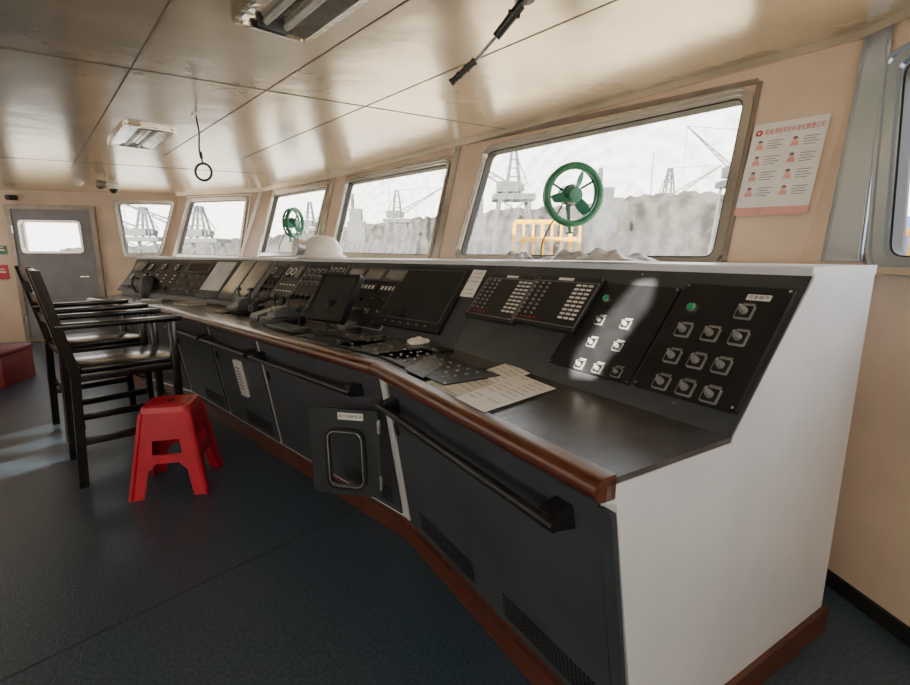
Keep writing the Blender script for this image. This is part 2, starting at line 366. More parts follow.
# ---------------------------------------------------------------- CONSOLE
F=[V((.2755,.846)),V((-.326,1.836)),V((-2.32,3.80)),V((-3.56,4.64))]
E1=(F[1]-F[0]).normalized(); P1=V((E1.y,-E1.x)); E2=(F[2]-F[1]).normalized(); P2=V((E2.y,-E2.x)); E3=(F[3]-F[2]).normalized(); P3=V((E3.y,-E3.x))
A=[P1,V((.713,.725)),(P2+P3)/(1+P2.dot(P3)),V((-.13,1.295))]
def lerp(a,b,t): return a*(1-t)+b*t
nodes=[(F[0],A[0]),(F[1],A[1]),(lerp(F[1],F[2],.42),lerp(A[1],A[2],.42)),(lerp(F[1],F[2],.70),lerp(A[1],A[2],.70)),(F[2],A[2]),(F[3],A[3])]
ZD=.82
class Unit:
    def __init__(s,k,name_label):
        s.a,s.b=nodes[k],nodes[k+1]; s.k=k
        s.E=(s.b[0]-s.a[0]).normalized(); s.P=V((s.E.y,-s.E.x)); s.L=(s.b[0]-s.a[0]).length
        s.root=thing('control_console',name_label,'console',T(s.pt(.5,.6,0)))
        s.slope=s.fr((.44,ZD+.004),(.745,1.2)); s.desk=s.fr((.03,ZD+.004),(.44,ZD+.004)); s.front=s.fr((.165,.12),(.055,.77))
    def pt(s,t,q,z):
        p=lerp(s.a[0],s.b[0],t)+lerp(s.a[1],s.b[1],t)*q; return v3(p,z)
    def fr(s,lo,hi):
        a=s.pt(0,*lo);b=s.pt(1,*lo);c=s.pt(0,*hi);d=s.pt(1,*hi)
        return frame((a+b+c+d)/4,(a-b+c-d),(c+d-a-b))
    def sweep(s,prof,t0=0,t1=1,mb=None):
        mb=mb or MB(); mb.loft([s.pt(t0,*p) for p in prof],[s.pt(t1,*p) for p in prof]); return mb
    def add(s,name,mb,m,label=None):
        mb.bm.transform(W[s.root].inverted()); return part(name,mb,m,s.root,label=label)
labels=['near end console section with white end panel and square switch panel','console section with the big dark flush monitor and open flap door',
        'middle console section behind the freestanding monitor','console section with two slope monitors coloured with tan reflections','farthest console section beside the black kettle']
U=[]
for k in range(5):
    u=Unit(k,labels[k]); U.append(u)
    g=.0015/u.L
    body=[(.20,.0),(.18,.02),(.165,.12),(.05,.765),(.02,.775),(.02,.81),(.44,.81),(.742,1.19),(1.13,1.19),(1.12,0)]
    t0=0 if k==0 else g; t1=1-g
    u.add('body',u.sweep(body,t0,t1),M_['white'],'white painted steel carcass')
    u.add('slope_panel',u.sweep([(.437,ZD-.006),(.44,ZD+.006),(.748,1.203),(.755,1.192)],t0,t1),M_['dark'])
    u.add('desk_top',u.sweep([(.03,.808),(.03,ZD+.004),(.445,ZD+.004),(.45,.808)],t0,t1),M_['desk'])
    pr=[]
    for j in range(9):
        a=math.radians(90+180*j/8); pr.append((.014+.028*math.cos(a),.804+.026*math.sin(a)))
    pr=[(.045,.830)]+pr+[(.045,.778)]
    u.add('wooden_edge',u.sweep(pr,t0,t1),M_['wood'],'rounded varnished wooden edge')
    u.add('kick_board',u.sweep([(.150,.0),(.147,.085),(.175,.09),(.18,0)],-.004 if k==0 else t0,t1),M_['wood2'])
    u.add('ledge',u.sweep([(.742,1.19),(.738,1.213),(.745,1.218),(1.14,1.218),(1.14,1.19)],t0,t1),M_['white'])
    nd=2 if k==4 else 1
    for j in range(nd):
        a=.02/u.L+(1-.04/u.L)*j/nd+.004; b=.02/u.L+(1-.04/u.L)*(j+1)/nd-.004
        if k==0: a,b=.035,.95
        dd=u.add('cabinet_door',u.sweep([(.156,.115),(.148,.115),(.041,.762),(.049,.762)],a,b),M_['dark2'])
        Mx0=u.front; la=(Mx0.inverted()@u.pt(a,.12,.2)).x; lb=(Mx0.inverted()@u.pt(b,.12,.2)).x
        y0=-.33+.035
        for xs in ((la-.05,),(la-.04,(la+lb)/2-.05))[k==0]:
            vm=MB(); n_=int(min(.40,(la-lb)-.12)/.015)
            for c_ in range(n_):
                x=xs-c_*.015
                for r_ in range(6): vm.box(x-.0045,x+.0045,y0+r_*.015-.0035,y0+r_*.015+.0035,.004,.0200)
            part('vent_holes',vm,M_['rubber'],dd,Mx0)
        hm=MB(); x=lb+.04; hm.box(x-.012,x+.012,.10,.15,.010,.026,.003); part('latch',hm,M_['black'],dd,Mx0)
u=U[0]
u.add('end_skirting',u.sweep([(.13,0),(.13,.085),(1.13,.085),(1.13,0)],-.012,-.0005),M_['wood2'],'brown wooden skirting under the white end panel')
def sub(name,mesh,parent,M,label=None): return part(name,mesh,None,parent,M,label)
mb=MB(); mb.mi=2; mb.ring(rrect(.036,.036,.004),rrect(.031,.031,.003),0,.006); mb.mi=0; mb.prism(rrect(.031,.031,.003),0,.007); mb.mi=1; mb.cyl((0,0,.007),(0,0,.018),.0085,.0075,18); mb.box(-.0025,.0025,-.0105,.0105,.018,.023,.001,m=RZ(.7))
me_sw=mb.mesh('square_switch',[M_['black'],M_['cap'],M_['cap']])
mb=MB(); mb.cyl((0,0,0),(0,0,.006),.014); mb.mi=1; mb.cyl((0,0,.006),(0,0,.014),.010,.009)
me_gr=mb.mesh('green_button',[M_['alu'],M_['green']])
mb=MB(); mb.cyl((0,0,0),(0,0,.016),.012,.010); mb.mi=1; mb.box(-.0015,.0015,0,.010,.016,.0168)
me_kn=mb.mesh('knob',[M_['black'],M_['dial']])
mb=MB(); mb.box(-.011,.011,-.0042,.0042,0,.002); me_tag=mb.mesh('label_strip',M_['dial'])
mb=MB(); mb.box(-.0055,.0055,-.0045,.0045,0,.005,.001); me_key=mb.mesh('key',M_['edge'])
mb=MB(); mb.cyl((0,0,0),(0,0,.004),.0035,n=8); me_red=mb.mesh('indicator_lamp',M_['red'])
mb=MB(); mb.cyl((0,0,0),(0,0,.012),.040,n=28); mb.mi=1; mb.cyl((0,0,.012),(0,0,.013),.034,n=28); mb.mi=2
mb.cyl((0,0,.013),(0,0,.0135),.024,n=20); mb.mi=1; mb.box(-.0015,.0015,-.004,.018,.0135,.0145,m=RZ(.7))
me_ga=mb.mesh('gauge',[M_['black'],M_['dial'],M_['black']])
mb=MB(); mb.cyl((0,0,0),(0,0,.002),.0045,n=10); mb.box(-.0035,.0035,-.0005,.0005,.002,.0024); me_sc=mb.mesh('screw',M_['alu'])
def rect(M,rb,lt):
    a=hit(M,*rb);b=hit(M,*lt); x0,x1=sorted((a.x,b.x)); y0,y1=sorted((a.y,b.y)); return (x0+x1)/2,(y0+y1)/2,x1-x0,y1-y0
def panel(u,fr,rb,lt,name='instrument_panel',m='blackm',h=.012,label=None,screws=True,wh=None,rim=True):
    if wh: cx,cy,w,hh=wh
    else: cx,cy,w,hh=rect(fr,rb,lt)
    Mp=fr@T((cx,cy,.003)); mb=MB(); mb.prism(rrect(w,hh,.006),0,h)
    if rim: mb.mi=1; mb.ring(rrect(w+.006,hh+.006,.008),rrect(w-.001,hh-.001,.006),0,h*.8)
    o=part(name,mb,[M_[m],M_['edge']],u.root,Mp,label)
    if screws:
        for sx in(-1,1):
            for sy in(-1,1): sub('screw',me_sc,o,Mp@T((sx*(w/2-.008),sy*(hh/2-.008),h)))
    return o,Mp@T((0,0,h)),w,hh
def at(Mp,px,py): p=hit(Mp,px,py); return Mp@T((p.x,p.y,0))
u=U[0]; S=u.slope
o,Mp,w,h=panel(u,S,(738,416),(691,288),label='black square switch panel with ten grey switches',h=.02,rim=False)
for p in [(745,313),(684,331),(711,335),(739,339),(673,357),(697,362),(722,367),(662,383),(686,389),(711,396)]:
    Mk=at(Mp,*p); sub('square_switch',me_sw,o,Mk@Mx.Scale(1.2,4))
    mt=MB(); mt.box(-.016,.016,.0255,.0300,0,.001); part('switch_label',mt,M_['edge'],o,Mk)
sub('green_button',me_gr,o,at(Mp,692,308))
Mk=at(Mp,759,298); mt=MB(); mt.box(-.030,.030,-.009,.009,0,.0015); lp=part('label_plate',mt,M_['dial'],o,Mk)
part('lettering',textmesh('应急操作',.013,M_['ink'],.052),None,o,Mk@T((0,0,.0018)))
o,Mp,w,h=panel(u,S,(629,386),(597,284),m='blackm',h=.006,label='black plate with seven grey switches',rim=False)
for p in [(600,321),(626,325),(592,343),(618,347),(580,365),(598,369),(617,373)]:
    Mk=at(Mp,*p); sub('square_switch',me_sw,o,Mk@Mx.Scale(.9,4))
    mt=MB(); mt.box(-.014,.014,.021,.025,0,.001); part('switch_label',mt,M_['edge'],o,Mk)
sub('green_button',me_gr,o,at(Mp,607,299))
def alarm(u,S,rb,lt,label,cols=3):
    o,Mp,w,h=panel(u,S,rb,lt,label=label,h=.018,rim=False)
    mb=MB(); mb.ring([V((-w*.47,-h*.43)),V((w*.47,-h*.43)),V((w*.47,h*.40)),V((-w*.47,h*.40))],[V((-w*.46,-h*.42)),V((w*.46,-h*.42)),V((w*.46,h*.39)),V((-w*.46,h*.39))],0,.001); part('border_line',mb,M_['edge'],o,Mp)
    rows=9
    for c in range(cols):
        for r in range(rows):
            y=h*.34-h*.62*r/(rows-1)
            sub('label_strip',me_tag,o,Mp@T((w*.38-c*.030,y,0)))
    for c in range(3):
        for r in range(8):
            y=h*.34-h*.62*r/7
            sub('key',me_key,o,Mp@T((-w*.40+c*w*.10,y,0)))
    for c in range(5): sub('indicator_lamp',me_red,o,Mp@T((-w*.4+c*w*.07,-h*.36,0)))
    mt=MB(); mt.box(-.04,.04,-.006,.006,0,.001); part('label_plate',mt,M_['dial'],o,Mp@T((0,h/2-.012,0)))
alarm(u,S,(577,336),(539,278),'alarm panel with white label strips beside the switch plate',3)
alarm(u,S,(515,327),(493,276),'alarm panel with white label strips beside the paper note',3)
for (x,y) in ((.45,.16),(.45,-.2),(0,-.21),(-.45,-.2),(.15,.215)):
    sub('screw',me_sc,u.root,S@T((x*u.L*.93,y,.003)))
def grab(u,t0,t1,z=.68,q=-.01):
    mb=MB(); a=u.pt(t0,q,z);b=u.pt(t1,q,z); mb.tube([a,lerp(a,b,.5),b],.014,12)
    for t in (t0+.03,t1-.03):
        c=u.pt(t,q,z); d=u.pt(t,.06,z+.0); e=v3(u.E,0)
        mb.loft([c-e*.02+V((0,0,.02)),c+e*.02+V((0,0,.02)),c+e*.02-V((0,0,.02)),c-e*.02-V((0,0,.02))],[d-e*.028+V((0,0,.03)),d+e*.028+V((0,0,.03)),d+e*.028-V((0,0,.03)),d-e*.028-V((0,0,.03))])
    u.add('grab_rail',mb,M_['black'],'black horizontal grab rail')
grab(U[0],.09,.93); grab(U[1],.12,.98); grab(U[2],.05,.97); grab(U[3],.05,.95)
def deskplate(u,rb,lt,rows,cols,label,wh=None):
    o,Mp,w,h=panel(u,u.desk,rb,lt,name='desk_instrument',m='blackm',h=.006,label=label,wh=wh,rim=False)
    for r in range(rows):
        for c in range(cols):
            sub('key',me_key,o,Mp@T((-w*.38+c*w*.76/max(1,cols-1),-h*.33+r*h*.6/max(1,rows-1),0)))
    return o,Mp,w,h
deskplate(U[0],(444,387),(424,350),4,8,'wide black keypad plate set flush in the desk')
deskplate(U[1],(400,362),(388,338),3,5,'small dark keypad plate in the desk')
deskplate(U[1],(352,349),(338,332),2,4,'dark desk plate beside the pens')
u=U[1];S=u.slope
o,Mp,w,h=panel(u,S,(440,336),(407,269),name='flush_monitor',m='black',h=.02,label='large flush monitor with dark screen',rim=False)
sq=[V((-w*.44,-h*.36)),V((w*.44,-h*.36)),V((w*.44,h*.44)),V((-w*.44,h*.44))]
mb=MB(); mb.prism(sq,0,.0012); part('screen',mb,M_['screen'],o,Mp)
mb=MB(); mb.ring(grow(sq,.005),sq,0,.003); part('bezel',mb,M_['bluebox'],o,Mp)
for c in range(6): sub('key',me_key,o,Mp@T((-w*.3+c*w*.12,-h*.43,0)))
o,Mp,w,h=panel(u,S,(381,331),(354,267),label='instrument panel with three small displays and knobs')
for c in range(3):
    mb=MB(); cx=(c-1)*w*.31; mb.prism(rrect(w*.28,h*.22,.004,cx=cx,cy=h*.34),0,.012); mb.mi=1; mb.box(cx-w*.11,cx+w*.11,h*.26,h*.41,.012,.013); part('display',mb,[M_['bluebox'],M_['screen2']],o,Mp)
for c in range(3):
    mb=MB(); cx=(c-1)*w*.31; mb.prism(rrect(w*.27,h*.13,.004,cx=cx,cy=h*.12),0,.008); mb.mi=1
    for j in range(4): mb.box(cx-w*.10+j*w*.055,cx-w*.07+j*w*.055,h*.09,h*.15,.008,.010)
    part('keypad',mb,[M_['black'],M_['dial']],o,Mp)
for c in range(5): sub('knob',me_kn,o,Mp@T((-w*.36+c*w*.18,-h*.08,0))); sub('square_switch',me_sw,o,Mp@T((-w*.36+c*w*.18,-h*.26,0))@Mx.Scale(.8,4))
# flap door
Md=frame(V((-.31,1.86,.245)),V((1,-.20,0)),V((0,-.05,1)))
dw,dh=.30,.385
mb=MB(); mb.ang=0; cx_,cy_=-dw*.48,dh*.43
mb.ring(rrect(dw,dh,.012,cx=-dw/2,cy=dh/2),rrect(.145,.240,.032,cx=cx_,cy=cy_),-.012,.0); fd=part('flap_door',mb,M_['dark3'],U[1].root,Md,'small door standing open with a rounded see-through opening')
mb=MB(); mb.ring(rrect(.178,.277,.045,cx=cx_,cy=cy_),rrect(.152,.251,.035,cx=cx_,cy=cy_),0,.012); part('gasket',mb,M_['rubber'],fd,Md)
mb=MB(); mb.ring(rrect(.152,.251,.035,cx=cx_,cy=cy_),rrect(.145,.244,.032,cx=cx_,cy=cy_),-.013,.012); part('rim',mb,M_['alu'],fd,Md,'thin bright rim')
mb=MB(); mb.box(-.17,-.06,dh-.045,dh-.015,0,.001); part('label_plate',mb,M_['dial'],fd,Md)
part('lettering',textmesh('航行设备电源',.016,M_['ink'],.10),None,fd,Md@T((-.115,dh-.030,.0014)))
for z in (.07,.32):
    mb=MB(); mb.cyl((0.004,z-.03,0),(0.004,z+.03,0),.008); part('hinge',mb,M_['alu'],fd,Md)
u=U[0]; u.add('white_post',u.sweep([(.154,.12),(.142,.12),(.034,.76),(.052,.76)],.955,.998),M_['white'])
u.add('edge_post',u.sweep([(.154,.12),(.144,.12),(.038,.745),(.052,.745)],.001,.03),M_['dark2'])
u=U[2]; cx,cy,w,h=rect(u.front,(253,396),(237,358)); Mb=u.front@T((cx,cy,.012)); mb=MB(); mb.prism(rrect(max(.1,w),max(.2,h),.006),0,.02); bo=part('notice_plate',mb,M_['dial'],u.root,Mb)
for j in range(8):
    mb=MB(); mb.box(-.035,.035,-.07+j*.02,-.063+j*.02,.02,.021); part('printed_line',mb,M_['ink'],bo,Mb)
def gauges(o,Mp,w,h,cols,rows,y0,y1,kind,s=1,x0=0,ww=1):
    for c in range(cols):
        for r in range(rows):
            x=(c-(cols-1)/2)*w*ww/cols+x0*w; y=h*(y0+(y1-y0)*(r/(rows-1) if rows>1 else .5))
            nm,me={'g':('gauge',me_ga),'s':('square_switch',me_sw),'k':('knob',me_kn),'l':('label_strip',me_tag)}[kind]
            sub(nm,me,o,Mp@T((x,y,0))@Mx.Scale(s,4))
def disp(o,Mp,w,h,cx,cy,dw_,dh_,m='screen2'):
    mb=MB(); mb.prism(rrect(dw_*w,dh_*h,.004,cx=cx*w,cy=cy*h),0,.014); mb.mi=1; mb.prism(rrect(dw_*w*.82,dh_*h*.78,.002,cx=cx*w,cy=cy*h),.014,.015); part('display',mb,[M_['bluebox'],M_[m]],o,Mp)
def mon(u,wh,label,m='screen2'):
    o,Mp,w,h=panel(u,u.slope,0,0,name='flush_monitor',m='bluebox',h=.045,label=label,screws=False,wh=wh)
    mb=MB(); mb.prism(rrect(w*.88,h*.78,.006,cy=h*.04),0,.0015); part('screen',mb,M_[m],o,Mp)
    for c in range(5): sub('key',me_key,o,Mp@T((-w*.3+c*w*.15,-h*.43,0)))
def width(u): return (u.slope.inverted()@u.pt(0,.6,1)).x-(u.slope.inverted()@u.pt(1,.6,1)).x
HS_=.40
u=U[2]; Lw=width(u)
x=Lw/2-.02
def nxt(w):
    global x
    r=(x-w/2,.0,w-.02,HS_); x-=w; return r
r=nxt(.20); o,Mp,w,h=panel(u,u.slope,0,0,wh=r,label='black panel with rows of square switches'); gauges(o,Mp,w,h,3,5,.40,-.38,'s',.95)
r=nxt(.30); o,Mp,w,h=panel(u,u.slope,0,0,wh=r,label='black panel behind the freestanding monitor'); gauges(o,Mp,w,h,4,3,.36,.1,'s',.9); gauges(o,Mp,w,h,4,1,-.2,-.2,'k',1.2)
r=((x-Lw/2)/2,0,(x+Lw/2)-.03,HS_); o,Mp,w,h=panel(u,u.slope,0,0,wh=r,label='black panel with round gauges beside the freestanding monitor')
gauges(o,Mp,w,h,2,1,.30,.30,'g',1.0,-.18,.6); disp(o,Mp,w,h,.30,.30,.30,.26); gauges(o,Mp,w,h,5,2,.02,-.12,'l',1.2); gauges(o,Mp,w,h,4,1,-.34,-.34,'s',.9)
u=U[3]; Lw=width(u); x=Lw/2-.02
r=nxt(.24); o,Mp,w,h=panel(u,u.slope,0,0,wh=r,label='black panel with pale switches and a gauge'); gauges(o,Mp,w,h,1,1,.3,.3,'g',.95,-.22,1); disp(o,Mp,w,h,.22,.3,.42,.28,'screen'); gauges(o,Mp,w,h,3,2,.02,-.12,'k',1.0); gauges(o,Mp,w,h,3,2,-.25,-.40,'s',.8)
rem=(x+Lw/2)/2
r=nxt(rem); mon(u,r,'monitor with painted tan reflection nearer the gauges'); r=nxt(rem); mon(u,r,'monitor with painted tan reflection farther from the gauges')
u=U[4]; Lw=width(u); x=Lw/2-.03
r=nxt(.36); mon(u,r,'bright monitor with painted reflection at the bend','screen3')
rem=(x+Lw/2)/3
for j,lb in enumerate(('switch panel next to the bright monitor','gauge panel near the far end','gauge panel at the far end')):
    r=nxt(rem); o,Mp,w,h=panel(u,u.slope,0,0,wh=r,label=lb,screws=False)
    if j==0: disp(o,Mp,w,h,0,.30,.8,.28,'screen'); gauges(o,Mp,w,h,4,3,.05,-.38,'s',1.1)
    elif j==1:
        gauges(o,Mp,w,h,2,1,.30,.30,'g',1.0); gauges(o,Mp,w,h,3,3,.05,-.15,'l',1.6); gauges(o,Mp,w,h,3,1,-.36,-.36,'k',1.4)
    else: disp(o,Mp,w,h,-.2,.28,.45,.3); gauges(o,Mp,w,h,1,1,.28,.28,'g',1.0,.28); gauges(o,Mp,w,h,2,1,-.05,-.05,'g',.9); gauges(o,Mp,w,h,4,1,-.36,-.36,'s',.9)
def lever(u,px,py,label):
    p=hit(u.desk,px,py); Ml=u.desk@T((p.x,p.y,0)); mb=MB(); mb.box(-.09,.09,-.11,.11,0,.05,.01); o=part('lever_box',mb,M_['black'],u.root,Ml,label)
    pts=[]
    for k in range(9):
        a=math.pi*k/8; pts.append((-.075*math.cos(a),.05+.06*math.sin(a)))
    mb=MB(); mb.prism(pts,-.05,.05,m=Mx(((0,0,1,0),(1,0,0,0),(0,1,0,0),(0,0,0,1)))); mb.mi=1
    for k in range(1,6): mb.box(-.02,.02,-.075+k*.02,-.072+k*.02,.05,.112)
    part('quadrant',mb,[M_['bluebox'],M_['edge']],o,Ml)
    for s in(-1,1):
        mb=MB(); mb.tube([(s*.06,0,.06),(s*.06,.02*s,.16)],.006); mb.cyl((s*.06-.025,.02*s,.17),(s*.06+.025,.02*s,.17),.014); part('lever_handle',mb,M_['black'],o,Ml)
lever(U[3],246,312,'twin control lever box'); lever(U[4],214,301,'low control lever box')
lever(U[2],283,324,'control lever box beside the freestanding monitor')
def dk(u,fx,fy,w,h,rows,cols,label): deskplate(u,0,0,rows,cols,label,wh=(fx,fy,w,h))
dk(U[2],.22,.02,.20,.16,3,6,'dark keypad plate in the middle desk'); dk(U[3],.20,.05,.18,.18,3,5,'dark keypad plate near the lever boxes'); dk(U[4],.1,.05,.22,.16,3,5,'keypad plate in the far desk')
# ---------------------------------------------------------------- loose things
def desk_at(px,py,z=ZD+.004): return PZ(px,py,z)
aE=math.atan2(-E2.y,-E2.x)
def RM(p,a=aE): return T(p)@RZ(a)
p=desk_at(322,333); Mm=RM(p,aE+.08); t=thing('monitor','freestanding black monitor on a tilting stand on the desk','monitor',Mm)
mb=MB(); mb.prism(rrect(.2,.13,.03),0,.012); part('base',mb,M_['black'],t)
mb=MB(); mb.tube([(0,.02,.01),(0,.05,.1),(0,.04,.2)],.015); part('stand',mb,M_['black'],t)
Ms=Mm@T((0,.0,.07))@Mx.Rotation(math.radians(58),4,'X')
mb=MB(); mb.prism(rrect(.34,.285,.012,cy=.145),-.03,.0); mb.mi=1; mb.ring(rrect(.34,.285,.012,cy=.145),rrect(.30,.24,.006,cy=.15),0,.006); cs=part('housing',mb,[M_['black'],M_['black']],t,Ms)
mb=MB(); mb.prism(rrect(.298,.238,.006,cy=.15),0,.0015); part('screen',mb,M_['greyscreen'],cs,Ms)
mb=MB(); mb.tube([(.05,.03,.10),(.12,.02,.02),(.16,-.04,.006),(.06,-.10,.006),(-.12,-.08,.006)],.004,6); part('cable',mb,M_['black'],t)
def paper(quad,m,label,lines,z,frm=U[0].desk,name='paper_sheet'):
    pts=[hit(frm,*q) for q in quad]; c=sum(pts,V((0,0)))/4; Mq=frm@T((c.x,c.y,z)); L=[p-c for p in pts]
    mb=MB(); mb.prism(L,0,.0008); o=solo(name,mb,M_[m],label,'paper',Mq)
    bl=MB()
    for k in range(lines):
        f0=(k+.8)/(lines+.6)
        for (s0,s1) in ((.07,.42),(.48,.93)):
            if random.random()<.2: continue
            a=lerp(L[0],L[3],f0); b=lerp(L[1],L[2],f0); d=(b-a); b=a+d*(s1-.12*random.random()); a=a+d*s0; n=V((-d.y,d.x)).normalized()*.0012
            bl.prism([a-n,b-n,b+n,a+n],.0008,.0012)
    part('printed_text',bl,M_['ink'],o,Mq); return o
paper([(426,383),(455,402),(505,383),(474,368)],'paper2','cream printed sheet lying on the desk behind the white sheet',7,.003)
paper([(455,400),(484,415),(556,391),(522,377)],'paper','white printed sheet lying nearest on the console desk',11,.0075)
paper([(478,374),(497,386),(530,375),(509,364)],'paper','small white slip half under the nearest sheet',5,.0055)
paper([(404,372),(423,381),(448,365),(430,358)],'bluebox','dark plastic chart sheet on the desk beside the keypad',3,.011)
paper([(454,297),(474,299),(488,272),(470,271)],'paper','white note taped on the slope beside the large flush monitor',6,.012,U[1].slope,'taped_note')
p=desk_at(418,345); mb=MB(); bmesh.ops.create_icosphere(mb.bm,subdivisions=3,radius=.045)
for v in mb.bm.verts: v.co*=1+.35*math.sin(v.co.x*160+2*math.sin(v.co.y*120))*.6+.1*random.random(); v.co.z*=.45
for v in mb.bm.verts: v.co.z=max(v.co.z,-.012)
solo('tissue',mb,M_['paper'],'crumpled white tissue on the desk below the flush monitor','tissue',T(p+V((0,0,.015))))
for i,(a,b,lab) in enumerate((((314,339),(349,343),'long black stick lying nearest the desk edge'),((318,333),(345,336),'black pen lying behind the long stick'))):
    A_=desk_at(*a);B_=desk_at(*b); c=(A_+B_)/2; d=(B_-A_)/2; mb=MB(); mb.cyl(-d,d*.7,.008,.008,12); mb.cyl(d*.7,d,.008,.002,12)
    solo('pen',mb,M_['black'],lab,'pen',T(c+V((0,0,.009))))
p=desk_at(288,330); t=thing('keyboard','black keyboard on the desk beside the handset','keyboard',RM(p))
mb=MB(); mb.box(-.17,.17,-.055,.055,0,.02,.005); part('case',mb,M_['black'],t)
kb=MB()
for r in range(4):
    for c in range(14): kb.box(-.16+c*.0235,-.142+c*.0235,-.045+r*.023,-.027+r*.023,.02,.026)
part('keys',kb,M_['bluebox'],t)
def phone(px,py,label,sc_=1,a=aE):
    Mk=RM(desk_at(px,py),a)@Mx.Scale(sc_,4); t=thing('telephone',label,'telephone',Mk)
    mb=MB(); mb.loft([(-.06,-.10,0),(.06,-.10,0),(.06,.10,0),(-.06,.10,0)],[(-.055,-.09,.035),(.055,-.09,.035),(.055,.09,.075),(-.055,.09,.075)]); part('base',mb,M_['bluebox'],t)
    mb=MB(); pts=[(0,-.10,.085),(0,-.06,.115),(0,.03,.135),(0,.10,.13)]; mb.tube(pts,.015,10); mb.cyl((0,-.10,.055),(0,-.10,.095),.027,.024); mb.cyl((0,.10,.095),(0,.10,.14),.027,.024); part('handset',mb,M_['black'],t)
    mb=MB(); pts=[]
    for k in range(90):
        s=k/89; a_=s*2*math.pi*14; pts.append((.06+.07*math.sin(s*math.pi)+.010*math.cos(a_),-.14+.18*s,.014+.010*math.sin(a_)))
    mb.tube(pts,.003,5); part('cord',mb,M_['black'],t)
phone(268,318,'black telephone handset nearest the freestanding monitor'); phone(258,308,'black telephone handset behind the first one'); phone(352,329,'black radio handset at the foot of the displays panel',.8); phone(232,300,'black telephone handset near the bright monitor'); phone(200,298,'black telephone handset farthest along, near the two cups',.9)
mb=MB(); mb.lathe([(0,.028),(.02,.025),(.03,.012),(.032,0)],16); mb.bm.transform(Mx.Diagonal((1,1.7,1,1))); solo('computer_mouse',mb,M_['black'],'black computer mouse on the desk left of the tissue','mouse',RM(desk_at(378,341)))
mb=MB(); mb.cyl((0,0,0),(0,0,.003),.035,.03,20); mb.tube([(0,0,0),(.0,.0,.09),(.01,0,.14)],.004); mb.cyl((.01,-.01,.14),(.01,.01,.16),.012); solo('microphone',mb,M_['black'],'small black gooseneck microphone beside the lever boxes','microphone',RM(desk_at(300,336)))
t=thing('kettle','black electric kettle on the far end of the console','kettle',RM(desk_at(150,296),.4))
mb=MB(); mb.lathe([(0,0),(.09,0),(.095,.02),(.085,.12),(.07,.19),(0,.2)],24); part('body',mb,M_['black'],t)
mb=MB(); mb.lathe([(.06,.19),(.05,.21),(.012,.215),(.015,.235),(0,.24)],20); part('lid',mb,M_['black'],t)
mb=MB(); mb.tube([(-.07,0,.18),(-.13,0,.19),(-.145,0,.12),(-.12,0,.05),(-.09,0,.04)],.011,8); part('handle',mb,M_['black'],t)
mb=MB(); mb.cyl((.07,0,.13),(.13,0,.19),.025,.012); part('spout',mb,M_['chrome'],t)
for i,(px,py,c,lab) in enumerate([(168,293,'dial','pale cup beside the kettle'),(182,297,'paper2','cream cup right of the pale cup')]):
    mb=MB(); mb.lathe([(0,0),(.035,0),(.042,.1),(.038,.1),(.032,.006),(0,.006)],20); solo('cup',mb,M_[c],lab,'cup',T(desk_at(px,py)))
for i,(px,py,a,lab) in enumerate([(190,305,.2,'dark logbook lying on the desk near the far levers'),(152,302,-.3,'dark logbook nearest the far end of the console')]):
    t=thing('logbook',lab,'book',RM(desk_at(px,py),aE+a)); mb=MB(); mb.box(-.12,.12,-.085,.085,0,.003); mb.box(-.12,.12,-.085,.085,.02,.023); mb.box(-.12,-.117,-.085,.085,0,.023); part('cover',mb,M_['bluebox'],t); mb=MB(); mb.box(-.117,.115,-.08,.08,.003,.02); part('pages',mb,M_['paper2'],t)
# white dome housing on the ledge
ph=V((-1.03,3.78,1.220)); Mh=T(ph)@RZ(math.radians(15)); t=thing('dome_housing','white rounded dome-shaped housing on the ledge below the second window','dome',Mh)
prof=[(.185,0),(.188,.008),(.180,.016),(.160,.020)]
for k in range(0,10):
    a=math.radians(k*10); prof.append((.158*math.cos(a)**.85,.022+.150*math.sin(a)))
prof[-1]=(0,.172)
mb=MB(); mb.ang=50; mb.lathe(prof,40); part('shell',mb,M_['hat'],t)
mb=MB(); mb.cyl((-.13,-.05,.075),(-.185,-.07,.085),.055,.065,24); mb.cyl((-.185,-.07,.085),(-.192,-.073,.086),.068,.068,24); part('collar',mb,M_['cap'],t,label='grey round collar on the left')
def cloth(name,label,cat,c,L,Wd,ang,hgt,m):
    mb=MB(); mb.ang=180; nx,ny=90,24; vs=[]
    for i in range(nx+1):
        r=[]
        for j in range(ny+1):
            u_=i/nx*2-1; v_=j/ny*2-1; e=max(0,1-abs(u_)**4)*max(0,1-abs(v_)**3)
            z=hgt*e*(.6+.18*math.sin(u_*7+2*math.sin(v_*3))+.14*math.sin(u_*17+v_*6)+.08*math.sin(u_*31-v_*11))
            r.append(mb.bm.verts.new((u_*L/2*(1+.04*math.sin(v_*7)),v_*Wd/2*(1+.15*math.sin(u_*11)),max(.002,z)+.001)))
        vs.append(r)
    for i in range(nx):
        for j in range(ny): mb.bm.faces.new((vs[i][j],vs[i+1][j],vs[i+1][j+1],vs[i][j+1]))
    return solo(name,mb,M_[m],label,cat,T(c)@RZ(ang))
pc=U[0].pt(.60,.84,1.222); cloth('cloth','crumpled grey plastic cloth on the ledge below the nearer fan','cloth',pc,.52,.2,math.atan2(-E1.y,-E1.x),.055,'bag')
pc=U[0].pt(.97,.84,1.222); cloth('cloth','small grey rag on the ledge above the taped note','cloth',pc,.22,.14,1.9,.045,'bag')
